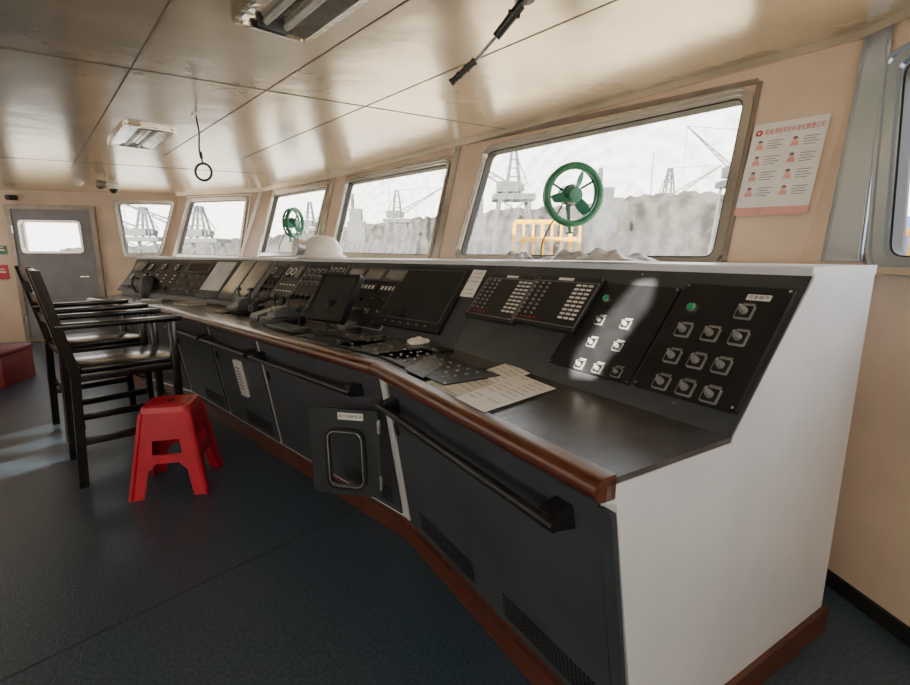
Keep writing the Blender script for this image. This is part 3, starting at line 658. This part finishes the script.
# ---------------------------------------------------------------- fans
def fan(i,px,py,label,back,yaw=22):
    M=SF[i]; p=hit(M,px,py,back); c=M@V((p.x,p.y,back))
    to=(CAM-c).normalized(); xx=V((0,0,1)).cross(to).normalized(); Mf=frame(c,xx,to.cross(xx))
    Mf=Mf@Mx.Rotation(math.radians(yaw),4,'Y')
    t=thing('fan',label,'fan',Mf)
    r=.155
    mb=MB(); mb.tube([(r*math.cos(k*math.pi/24),r*math.sin(k*math.pi/24),0) for k in range(48)],.020,10,True); mb.tube([(r*.99*math.cos(k*math.pi/24),r*.99*math.sin(k*math.pi/24),-.05) for k in range(48)],.012,8,True)
    for k in range(12):
        a=k*math.pi/6; mb.tube([(r*math.cos(a),r*math.sin(a),0),(r*math.cos(a),r*math.sin(a),-.05)],.004,6)
    part('guard_ring',mb,M_['fan'],t)
    for k in range(3):
        mb=MB(); a=k*2*math.pi/3+.5; mb.tube([(r*math.cos(a),r*math.sin(a),-.05),(.03*math.cos(a),.03*math.sin(a),-.06)],.007,6)
        part('spoke',mb,M_['fan'],t)
    mb=MB(); mb.lathe([(0,.036),(.038,.03),(.052,.0),(.052,-.02),(0,-.025)],20); part('hub',mb,M_['blade'],t)
    mb=MB(); mb.cyl((0,0,-.12),(0,0,-.03),.054,.060,20); part('motor',mb,M_['fan'],t)
    for k in range(3):
        a0=k*2*math.pi/3+1.2; mb=MB(); rows=[]
        for s in range(6):
            rr=.03+.100*s/5; wd=(.014+.012*math.sin(s/5*math.pi*.9))/rr
            row=[]
            for e in range(5):
                a=a0+(e/4-.5)*2*wd; row.append(mb.bm.verts.new((rr*math.cos(a),rr*math.sin(a),(e/4-.5)*.05)))
            rows.append(row)
        for s in range(5):
            for e in range(4): mb.bm.faces.new((rows[s][e],rows[s][e+1],rows[s+1][e+1],rows[s+1][e]))
        part('blade',mb,M_['blade'],t)
    inv=Mf.inverted(); k_=c.y/3.0
    foot=hit(M,px-4,py+34/k_,.02); fl=inv@(M@V((foot.x,foot.y,.02)))
    mb=MB(); mb.tube([(0,0,-.09),(0.0,-.06,-.10),fl*.5+V((0,-.02,-.05)),fl],.010,8); mb.cyl(fl,fl+V((0,-.01,0)),.03,.03,14); part('bracket',mb,M_['fan'],t)
    f2=hit(M,px-30/k_,py+58/k_,.03); f3=hit(M,px-34/k_,py+40/k_,.03)
    a=inv@(M@V((f3.x,f3.y,.03))); b=inv@(M@V((f2.x,f2.y,.03)))
    mb=MB(); pts=[V((0,0,-.11)),V((-.07,-.13,-.06)),a,b]; cur=[]
    for k in range(13):
        s=k/12; cur.append(pts[0]*(1-s)**3+pts[1]*3*s*(1-s)**2+pts[2]*3*s*s*(1-s)+pts[3]*s**3)
    mb.tube(cur,.005,6); part('cable',mb,M_['black'],t)
fan(1,574,195,'nearer green fan hanging before the large smeared window',.14)
fan(3,295,223,'farther green fan hanging before the third window along',.14,56)
# ---------------------------------------------------------------- poster
M=SF[1]; pts=[hit(M,*q) for q in [(733,217),(808,215),(832,115),(759,127)]]; c=sum(pts,V((0,0)))/4
wp=((pts[1]-pts[0]).length+(pts[2]-pts[3]).length)/2; hp_=((pts[3]-pts[0]).length+(pts[2]-pts[1]).length)/2
xd=(pts[1]-pts[0]+pts[2]-pts[3]); Mp=M@T((c.x,c.y,.016))@RZ(math.atan2(xd.y,xd.x))
t=thing('poster','white safety poster with pink figures taped right of the large window','poster',Mp)
mb=MB(); mb.box(-wp/2,wp/2,-hp_/2,hp_/2,0,.001); part('sheet',mb,M_['paper'],t)
mb=MB(); mb.box(-wp/2,wp/2,-hp_/2,-hp_*.415,.001,.0016); part('pink_border',mb,M_['pink'],t)
mb=MB(); mb.cyl((-wp*.41,hp_*.40,.001),(-wp*.41,hp_*.40,.002),.014,n=24); mb.mi=1; mb.cyl((-wp*.41,hp_*.40,.002),(-wp*.41,hp_*.40,.0024),.008,n=3); part('logo',mb,[M_['redink'],M_['paper']],t)
part('lettering',textmesh('船舶消防安全标准化管理公司',.026,M_['redink'],wp*.78),None,t,Mp@T((wp*.07,hp_*.40,.0014)))
for r in range(4):
    for cc in range(2):
        cx=-wp*.36+cc*wp*.48; cy=hp_*.26-r*hp_*.170
        mb=MB(); mb.cyl((cx,cy+.012,.001),(cx,cy+.012,.0016),.009,n=14); mb.prism([(cx-.016,cy-.018),(cx+.016,cy-.018),(cx+.011,cy+.002),(cx-.011,cy+.002)],.001,.0015); mb.mi=1; mb.prism([(cx-.009,cy+.013),(cx+.009,cy+.013),(cx+.006,cy+.022),(cx-.006,cy+.022)],.0016,.002)
        part('figure',mb,[M_['pink'],M_['ink']],t)
        mb=MB()
        for k in range(4): mb.box(cx+.03,cx+.03+wp*(.2-.04*(k%2)),cy+.016-k*.011,cy+.0185-k*.011,.001,.0014)
        part('printed_line',mb,M_['ink'],t)
# ---------------------------------------------------------------- ceiling things
aC=math.atan2(.743,-.67)
def fixture(x,y,L,Wd,label,zs=1):
    Mf=T((x,y,ZC))@RZ(aC)@Mx.Diagonal((1,1,zs,1)); t=thing('ceiling_light',label,'ceiling light',Mf)
    o=[V((-L/2,-Wd/2)),V((L/2,-Wd/2)),V((L/2,Wd/2)),V((-L/2,Wd/2))]
    mb=MB(); mb.ring(rq(o,.03),rq(grow(o,-.018),.025),-.040,-.0); part('frame',mb,M_['chrome'],t)
    mb=MB()
    for s in(-1,1):
        mb.loft([(-L/2+.02,s*.005,-.008),(L/2-.02,s*.005,-.008),(L/2-.02,s*(Wd/2-.02),-.034),(-L/2+.02,s*(Wd/2-.02),-.034)],[(-L/2+.02,s*.005,-.006),(L/2-.02,s*.005,-.006),(L/2-.02,s*(Wd/2-.02),-.030),(-L/2+.02,s*(Wd/2-.02),-.030)])
    part('reflector',mb,M_['chrome'],t)
    for y_ in (-.13,.13):
        mb=MB(); mb.cyl((-L/2+.05,y_*Wd,-.026),(L/2-.05,y_*Wd,-.026),.012); part('tube',mb,M_['lens'],t)
    for s in(-1,1):
        mb=MB(); mb.box(s*(L/2-.05)-.012,s*(L/2-.05)+.012,-.22*Wd,.22*Wd,-.040,-.006,.003); part('lamp_holder',mb,M_['bluebox'],t)
    mb=MB(); mb.face([(p.x,p.y,-.041) for p in rq(grow(o,-.016),.025)]); part('cover',mb,M_['glass'],t)
fixture(-.40,1.67,.9,.29,'ceiling light nearest, at the top edge of the photo'); fixture(-2.34,3.79,.80,.32,'ceiling light farther back above the chairs',.5)
p=PZ(196,115,ZC); t=thing('pull_ring','black ring hanging from the ceiling on a cord','pull ring',T(p))
mb=MB(); mb.cyl((0,0,-.012),(0,0,0),.03); part('ceiling_plate',mb,M_['alu'],t)
mb=MB(); mb.tube([(0,0,-.01),(.01,0,-.1),(.0,0,-.2),(.015,0,-.29)],.0055,6); mb.cyl((.006,0,-.22),(.01,0,-.26),.010); part('cord',mb,M_['black'],t)
mb=MB(); mb.tube([(.015+.052*math.sin(k*math.pi/14),.0,-.342+.052*math.cos(k*math.pi/14)) for k in range(28)],.008,8,True); part('ring',mb,M_['black'],t)
a=V((.235,1.80,ZC)); t=thing('overhead_lever','black rod lever with ribbed grip hanging from the ceiling','lever',T(a))
b=PD(514,14,1.80)-a; b2=PD(500,32,1.82)-a; b3=PD(474,62,1.86)-a; b4=PD(452,82,1.88)-a
mb=MB(); mb.cyl((0,0,-.02),(0,0,0),.035,n=20); part('ceiling_plate',mb,M_['black'],t)
mb=MB(); mb.tube([(0,0,-.015),b],.012,10); dd=(b2-b).normalized(); mb.cyl(b-dd*.035,b2+dd*.02,.017,.015,12); mb.cyl(b+V((-.02,0,0)),b+V((.02,0,0)),.014); part('swivel',mb,M_['black'],t)
mb=MB(); mb.cyl(b2,b3,.006,.006,10); part('rod',mb,M_['alu'],t)
mb=MB()
for k in range(7):
    s=k/6; c=b3.lerp(b4,s); dn=(b4-b3).normalized(); mb.cyl(c-dn*.006,c+dn*.006,.0135-.002*(k%2),None,12)
mb.cyl(b3,b4,.010,.010,12); part('grip',mb,M_['black'],t)
p=PZ(78,182,ZC); mb=MB(); mb.lathe([(0,-.05),(.03,-.045),(.055,-.02),(.06,0),(0,0)],20); solo('smoke_detector',mb,M_['hat'],'white round smoke detector on the ceiling near the door','smoke detector',T(p))
p=PZ(105,176,ZC); t=thing('horn_speaker','brown horn speaker and bracket under the ceiling by the far window','speaker',T(p))
mb=MB(); mb.cyl((0,0,-.08),(0,0,0),.012); part('bracket',mb,M_['walltrim'],t)
mb=MB(); mb.cyl((-.07,0,-.09),(.04,-.03,-.10),.055,.025,20); part('horn',mb,M_['walltrim'],t)
p=PZ(113,184,ZC); t=thing('security_camera','black dome camera hanging beside the horn speaker','camera',T(p))
mb=MB(); mb.cyl((0,0,-.06),(0,0,0),.05,.06,20); part('mount',mb,M_['hat'],t)
mb=MB(); mb.lathe([(0,-.12),(.03,-.11),(.048,-.08),(.05,-.06),(0,-.06)],20); part('dome',mb,M_['black'],t)
M=SF[5]; p=hit(M,14,198); mb=MB(); mb.box(-.05,.05,-.035,.035,0,.10,.01); mb.cyl((0,0,.1),(0,0,.14),.03); solo('security_camera',mb,M_['black'],'small black box camera on the wall above the grey door','camera',M@T((p.x,p.y,0)))
for px,py,w,h,m,lab in ((3,272,.14,.20,'redp','red fire notice on the wall left of the door'),(2,250,.12,.12,'fan','green notice on the wall left of the door')):
    p=hit(M,px,py); t=thing('wall_sign',lab,'sign',M@T((p.x,p.y,0))); mb=MB(); mb.box(-w/2,w/2,-h/2,h/2,0,.006); part('plate',mb,M_[m],t); mb=MB(); mb.box(-w*.3,w*.3,-.01,.01,.006,.007); mb.box(-w*.2,w*.2,.03,.045,.006,.007); part('marking',mb,M_['dial'],t)
# ---------------------------------------------------------------- chairs
def chair(M,label):
    t=thing('bridge_chair',label,'chair',M)
    w,dp,zs,za,zb=.25,.235,.64,.885,1.17
    for s in(-1,1):
        mb=MB(); a=V((s*w,-dp,0)); b=V((s*w,-dp,zs)); c=V((s*w,-dp-.10,zb)); k=.021
        sq=lambda p:[p+V((x,y,0)) for x,y in((-k,-k),(k,-k),(k,k),(-k,k))]
        mb.loft(sq(a+V((0,-.03,0))),sq(b)); mb.loft(sq(b),sq(c)); part('rear_leg',mb,M_['chair'],t)
        mb=MB(); mb.box(s*w-k,s*w+k,dp-k,dp+k,0,za-.02,.003); part('front_leg',mb,M_['chair'],t)
        mb=MB(); mb.box(s*w-.03,s*w+.03,-dp-.06,dp+.05,za-.02,za+.012,.008); part('armrest',mb,M_['chair'],t)
        mb=MB(); mb.box(s*w-.012,s*w+.012,-dp,dp,.25-.02,.25+.02,.002); part('stretcher',mb,M_['chair'],t)
    for z,y in ((.34,dp),(.34,-dp)):
        mb=MB(); mb.box(-w,w,y-.012,y+.012,z-.022,z+.022,.002); part('stretcher',mb,M_['chair'],t)
    mb=MB(); mb.box(-w-.01,w+.01,-dp-.01,dp+.02,zs-.06,zs-.015,.003); part('seat_frame',mb,M_['chair'],t)
    mb=MB(); mb.box(-w+.0,w-.0,-dp+.02,dp+.035,zs-.015,zs+.02,.012); part('seat',mb,M_['chair'],t)
    for z0,z1 in ((zs+.15,zs+.21),(zs+.29,zs+.35),(zs+.43,zs+.53)):
        mb=MB(); y0=-dp-.10*(z0-zs)/(zb-zs); y1=-dp-.10*(z1-zs)/(zb-zs)
        mb.loft([(-w,y0-.01,z0),(w,y0-.01,z0),(w,y0+.01,z0),(-w,y0+.01,z0)],[(-w,y1-.01,z1),(w,y1-.01,z1),(w,y1+.01,z1),(-w,y1+.01,z1)]); part('back_slat',mb,M_['chair'],t)
    return t
chair(T((-2.0,2.80,0))@RZ(math.radians(-47)),'nearest tall black wooden armchair, behind the red stool')
chair(T((-2.62,3.45,0))@RZ(math.radians(-42)),'second tall black wooden armchair, beyond the nearest one')
# ---------------------------------------------------------------- red stool
ps=PZ(180,482,0); t=thing('plastic_stool','red plastic stool with a slot in each leg panel','stool',T(ps)@RZ(math.radians(14)))
HS=.47; wt,wb=.112,.178
mb=MB(); mb.loft([v3(p,HS-.028) for p in rrect(2*wt+.022,2*wt+.022,.04)],[v3(p,HS) for p in rrect(2*wt+.006,2*wt+.006,.04)]); mb.prism(rrect(2*wt-.05,2*wt-.05,.03),HS,HS+.004); part('seat',mb,M_['redp'],t)
mb=MB(); mb.cyl((0,0,HS+.002),(0,0,HS+.005),.018); part('hand_hole',mb,M_['rubber'],t)
for k in range(4):
    R_=RZ(k*math.pi/2); mb=MB()
    def pp(x,z,o=0):
        f=(HS-z)/HS; hw=wt+(wb-wt)*f; return R_@V((x*hw,-hw+o,z))
    def plate(x0,x1,z0,z1,xa=None,xb=None):
        xa=x0 if xa is None else xa; xb=x1 if xb is None else xb
        mb.loft([pp(x0,z0),pp(x1,z0),pp(xb,z1),pp(xa,z1)],[pp(x0,z0,.010),pp(x1,z0,.010),pp(xb,z1,.010),pp(xa,z1,.010)])
    plate(-1,-.66,0,.14,-1,-.58); plate(.66,1,0,.14,.58,1); plate(-1,-.58,.14,.18,-1,-.35); plate(.58,1,.14,.18,.35,1); plate(-1,1,.18,.225); plate(-1,-.48,.225,.30); plate(.48,1,.225,.30); plate(-1,1,.30,HS-.025)
    part('leg_panel',mb,M_['redp'],t)
    mb=MB(); c0=R_@V((-wb,-wb,0)); c1=R_@V((-wt,-wt,HS-.03)); mb.cyl(c0,c1,.011,.012,10); part('corner_rib',mb,M_['redp'],t)
pb=PZ(0,392,0); Mb=T((pb.x-.46,pb.y+.28,0))@RZ(.25); t=thing('storage_box','dark red storage box on the floor at the left edge','box',Mb)
mb=MB(); mb.box(-.35,.35,-.25,.25,0,.30,.01); part('body',mb,M_['redd'],t); mb=MB(); mb.box(-.36,.36,-.26,.26,.30,.345,.012); part('lid',mb,M_['redd'],t)
mb=MB(); mb.box(-.04,.04,-.275,-.265,.26,.32,.003); part('clasp',mb,M_['alu'],t)
# ---------------------------------------------------------------- OUTSIDE
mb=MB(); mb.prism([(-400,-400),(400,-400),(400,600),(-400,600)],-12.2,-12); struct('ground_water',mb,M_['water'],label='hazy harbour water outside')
mb=MB(); mb.prism([(-14,-5),(12,-5),(12,12),(-14,14)],-.5,-.3); struct('outer_deck',mb,M_['deck'],label='deck outside the windows, coloured pale and warm like sun glint')
def ridge(name,label,pts,Y,base=-12,j=2):
    mb=MB(); top=[]
    for (a,b) in zip(pts,pts[1:]):
        for k in range(14):
            s=k/14; top.append((a[0]+(b[0]-a[0])*s,a[1]+(b[1]-a[1])*s+random.uniform(-j,j)))
    top=[PD(x,y,Y) for x,y in top]
    a=top; bt=[V((p.x,p.y,base)) for p in top]
    for i in range(len(a)-1):
        mb.face([bt[i],bt[i+1],a[i+1],a[i]]); mb.face([a[i],a[i+1],a[i+1]+V((0,25,-4)),a[i]+V((0,25,-4))])
    struct(name,mb,M_['shore'],label=label)
ridge('shore_hill','hazy wooded shore behind the large window',[(440,228),(480,212),(560,206),(620,198),(690,192),(760,194),(830,204),(960,228)],130)
ridge('shore_far','low far shore beyond the left windows',[(60,250),(120,246),(180,243),(250,238),(330,230),(420,217),(470,216)],170)
def crane(px,py_top,py_base,Y,label,flip=1,wd=10):
    base=PD(px,py_base,Y); top=PD(px,py_top,Y); Hh=top.z+12; bz=V((base.x,Y,-12)); t=thing('harbour_crane',label,'crane',T(bz))
    r=wd*.045
    mb=MB()
    for sx in(-1,1):
        for sy in(-1,1): mb.cyl((sx*wd*.62,sy*wd*.4,0),(sx*wd*.34,sy*wd*.25,Hh*.72),r,r,6)
    n=4
    for k in range(n):
        z0=Hh*(.2+.5*k/n); z1=Hh*(.2+.5*(k+1)/n); w0=wd*(.62-.28*z0/(Hh*.72)); w1=wd*(.62-.28*z1/(Hh*.72))
        mb.cyl((-w0,-wd*.3,z0),(w1,-wd*.3,z1),r*.4,r*.4,5); mb.cyl((w0,-wd*.3,z0),(-w1,-wd*.3,z1),r*.4,r*.4,5); mb.cyl((-w0,-wd*.3,z0),(w0,-wd*.3,z0),r*.4,r*.4,5)
    mb.box(-wd*.5,wd*.5,-wd*.35,wd*.35,Hh*.70,Hh*.735); part('portal',mb,M_['crane'],t)
    mb=MB()
    for sx in(-1,1):
        for sy in(-1,1): mb.cyl((sx*wd*.18,sy*wd*.15,Hh*.735),(sx*wd*.05,sy*wd*.05,Hh),r*.7,r*.7,6)
    for k in range(3):
        z0=Hh*(.84+.05*k); mb.cyl((-wd*.12,-wd*.1,z0),(wd*.12,-wd*.1,z0),r*.4,r*.4,5)
    part('tower',mb,M_['crane'],t)
    mb=MB(); mb.box(-wd*.40,wd*.12,-wd*.2,wd*.2,Hh*.75,Hh*.81); mb.box(wd*.14,wd*.26,-wd*.12,wd*.1,Hh*.76,Hh*.80); part('cab',mb,M_['crane'],t)
    mb=MB(); j0=V((flip*wd*.2,0,Hh*.80)); j1=V((flip*wd*1.7,0,Hh*1.02))
    for o in (V((0,0,wd*.08)),V((0,0,-wd*.08))): mb.cyl(j0+o,j1,r*.5,r*.4,5)
    for k in range(8):
        a=j0.lerp(j1,k/8); b=j0.lerp(j1,(k+1)/8); s=(1-k/8)*wd*.08; mb.cyl(a+V((0,0,s)),b-V((0,0,s*.8)),r*.25,r*.25,5)
    part('jib',mb,M_['crane'],t)
    mb=MB(); mb.cyl((0,0,Hh),j1,r*.2,r*.2,5); mb.cyl((0,0,Hh),(-flip*wd*.35,0,Hh*.80),r*.3,r*.3,5); mb.cyl(j1,j1-V((0,0,Hh*.25)),r*.15,r*.15,5); part('stay',mb,M_['crane'],t)
crane(512,150,250,110,'crane left behind the nearer green fan',-1,9)
crane(730,130,250,110,'tall crane tower beside the poster',-1,7)
crane(664,168,250,150,'small distant derrick in the middle of the large window',1,9)
crane(203,206,252,90,'crane seen through the corner window',-1,8)
crane(148,207,252,100,'crane seen through the small window beside the door',-1,8)
crane(398,190,250,150,'faint crane in the window left of the large one',1,8)
crane(312,202,250,150,'faint crane in the window behind the farther fan',1,7)
def ship(px0,px1,py,Y,label):
    a=PD(px0,py,Y);b=PD(px1,py,Y); L=b.x-a.x; t=thing('moored_ship',label,'ship',T((a.x,Y,-12))); hz=a.z+12
    mb=MB(); mb.loft([(0,-L*.08,0),(L*.94,-L*.08,0),(L*.98,0,0),(L*.94,L*.08,0),(0,L*.08,0)],[(-L*.03,-L*.09,hz),(L*.95,-L*.09,hz),(L*1.05,0,hz*1.08),(L*.95,L*.09,hz),(-L*.03,L*.09,hz)]); part('hull',mb,M_['hull'],t)
    mb=MB(); mb.box(L*.05,L*.28,-L*.07,L*.07,hz,hz*1.28); mb.box(L*.08,L*.24,-L*.06,L*.06,hz*1.28,hz*1.45); part('deckhouse',mb,M_['crane'],t)
    mb=MB(); mb.cyl((L*.12,0,hz*1.45),(L*.12,0,hz*1.65),L*.025,L*.02,12); part('funnel',mb,M_['hull'],t)
    mb=MB(); mb.cyl((L*.6,0,hz),(L*.6,0,hz*1.8),L*.006,L*.004,8); mb.cyl((L*.6,0,hz*1.2),(L*.8,0,hz*1.6),L*.005,L*.004,8); part('mast',mb,M_['hull'],t)
ship(585,690,232,90,'grey ship moored beyond the nearer fan'); ship(345,420,242,110,'low grey ship in the window left of the large one'); ship(468,530,240,85,'small dark ship at the left of the large window')
def rail(px0,px1,pyt,Y,label,r=.026):
    a=PD(px0,255,Y); b=PD(px1,255,Y); t=thing('guard_railing',label,'railing',T((a.x,Y,-.3)))
    top=PD(px0,pyt,Y).z+.3; L=b.x-a.x
    for z in (top,top*.86,top*.70):
        mb=MB(); mb.tube([(0,0,z),(L,0,z)],r,8); part('rail',mb,M_['yellow'],t)
    for k in range(8):
        mb=MB(); mb.tube([(L*k/7,0,0),(L*k/7,0,top)],r*.9 if k%3==0 else r*.6,8); part('post',mb,M_['yellow'],t)
rail(514,579,222,8.5,'yellow pipe guard railing outside below the nearer fan',.042)
rail(870,1010,232,2.9,'yellow railing outside the right window',.025)
a=PD(880,262,4.6); b=PD(1050,262,4.6); t=thing('shipping_container','blue steel container outside the right window','container',T(((a.x+b.x)/2,4.6,-.3)))
Lc=(b.x-a.x)/2; hc=PD(900,218,4.6).z+.3
mb=MB(); mb.box(-Lc,Lc,-.5,.5,0,hc)
for k in range(19): mb.box(-Lc+.05+k*Lc*.1,-Lc+.05+k*Lc*.1+.05,-.53,-.5,.1,hc-.1)
part('body',mb,M_['bluep'],t)
for s in(-1,1):
    mb=MB(); mb.box(s*Lc-.04,s*Lc+.04,-.55,-.47,0,hc+.02); part('corner_post',mb,M_['bluep'],t)
# ---------------------------------------------------------------- groups for repeats
from collections import defaultdict
G=defaultdict(list)
for o in C.objects:
    if o.parent is None and 'category' in o.keys(): G[o.name.split('.')[0]].append(o)
gn={'control_console':'console sections','telephone':'black handsets on the console','bridge_chair':'tall black chairs','fan':'green fans','cloth':'grey cloths on the ledge','pen':'black pens on the desk','cup':'cups by the kettle','logbook':'logbooks on the console','paper_sheet':'sheets on the desk','ceiling_light':'ceiling lights','harbour_crane':'cranes across the harbour','moored_ship':'ships across the harbour','guard_railing':'yellow railings outside','security_camera':'cameras near the door','wall_sign':'notices left of the door'}
for k,v in G.items():
    if len(v)>1:
        for o in v: o['group']=gn.get(k,k.replace('_',' ')+'s')
# ---------------------------------------------------------------- light
w=bpy.data.worlds.new('sky'); sc.world=w; w.use_nodes=True; n=w.node_tree.nodes; l=w.node_tree.links
bg=n['Background']; bg.inputs[1].default_value=7.5
tc=n.new('ShaderNodeTexCoord'); sx=n.new('ShaderNodeSeparateXYZ'); l.new(tc.outputs['Generated'],sx.inputs[0])
rp=n.new('ShaderNodeValToRGB'); rp.color_ramp.elements[0].position=.0; rp.color_ramp.elements[0].color=(1,.94,.84,1); rp.color_ramp.elements[1].position=.6; rp.color_ramp.elements[1].color=(.78,.87,1,1)
l.new(sx.outputs[2],rp.inputs[0]); l.new(rp.outputs[0],bg.inputs[0])
sd=V((.45,.88,-.15)).normalized()
ld=bpy.data.lights.new('sun','SUN'); ld.energy=60; ld.angle=.008; ld.color=(1,.88,.72); lo=bpy.data.objects.new('sun',ld); C.objects.link(lo); lo.rotation_euler=sd.to_track_quat('-Z','Y').to_euler()
cd=bpy.data.cameras.new('camera'); cd.sensor_width=36; cd.lens=36*FP/910; cd.clip_start=.02; cd.clip_end=2000
co=bpy.data.objects.new('camera',cd); C.objects.link(co); co.location=CAM; co.rotation_euler=(math.pi/2-TH,0,0); sc.camera=co
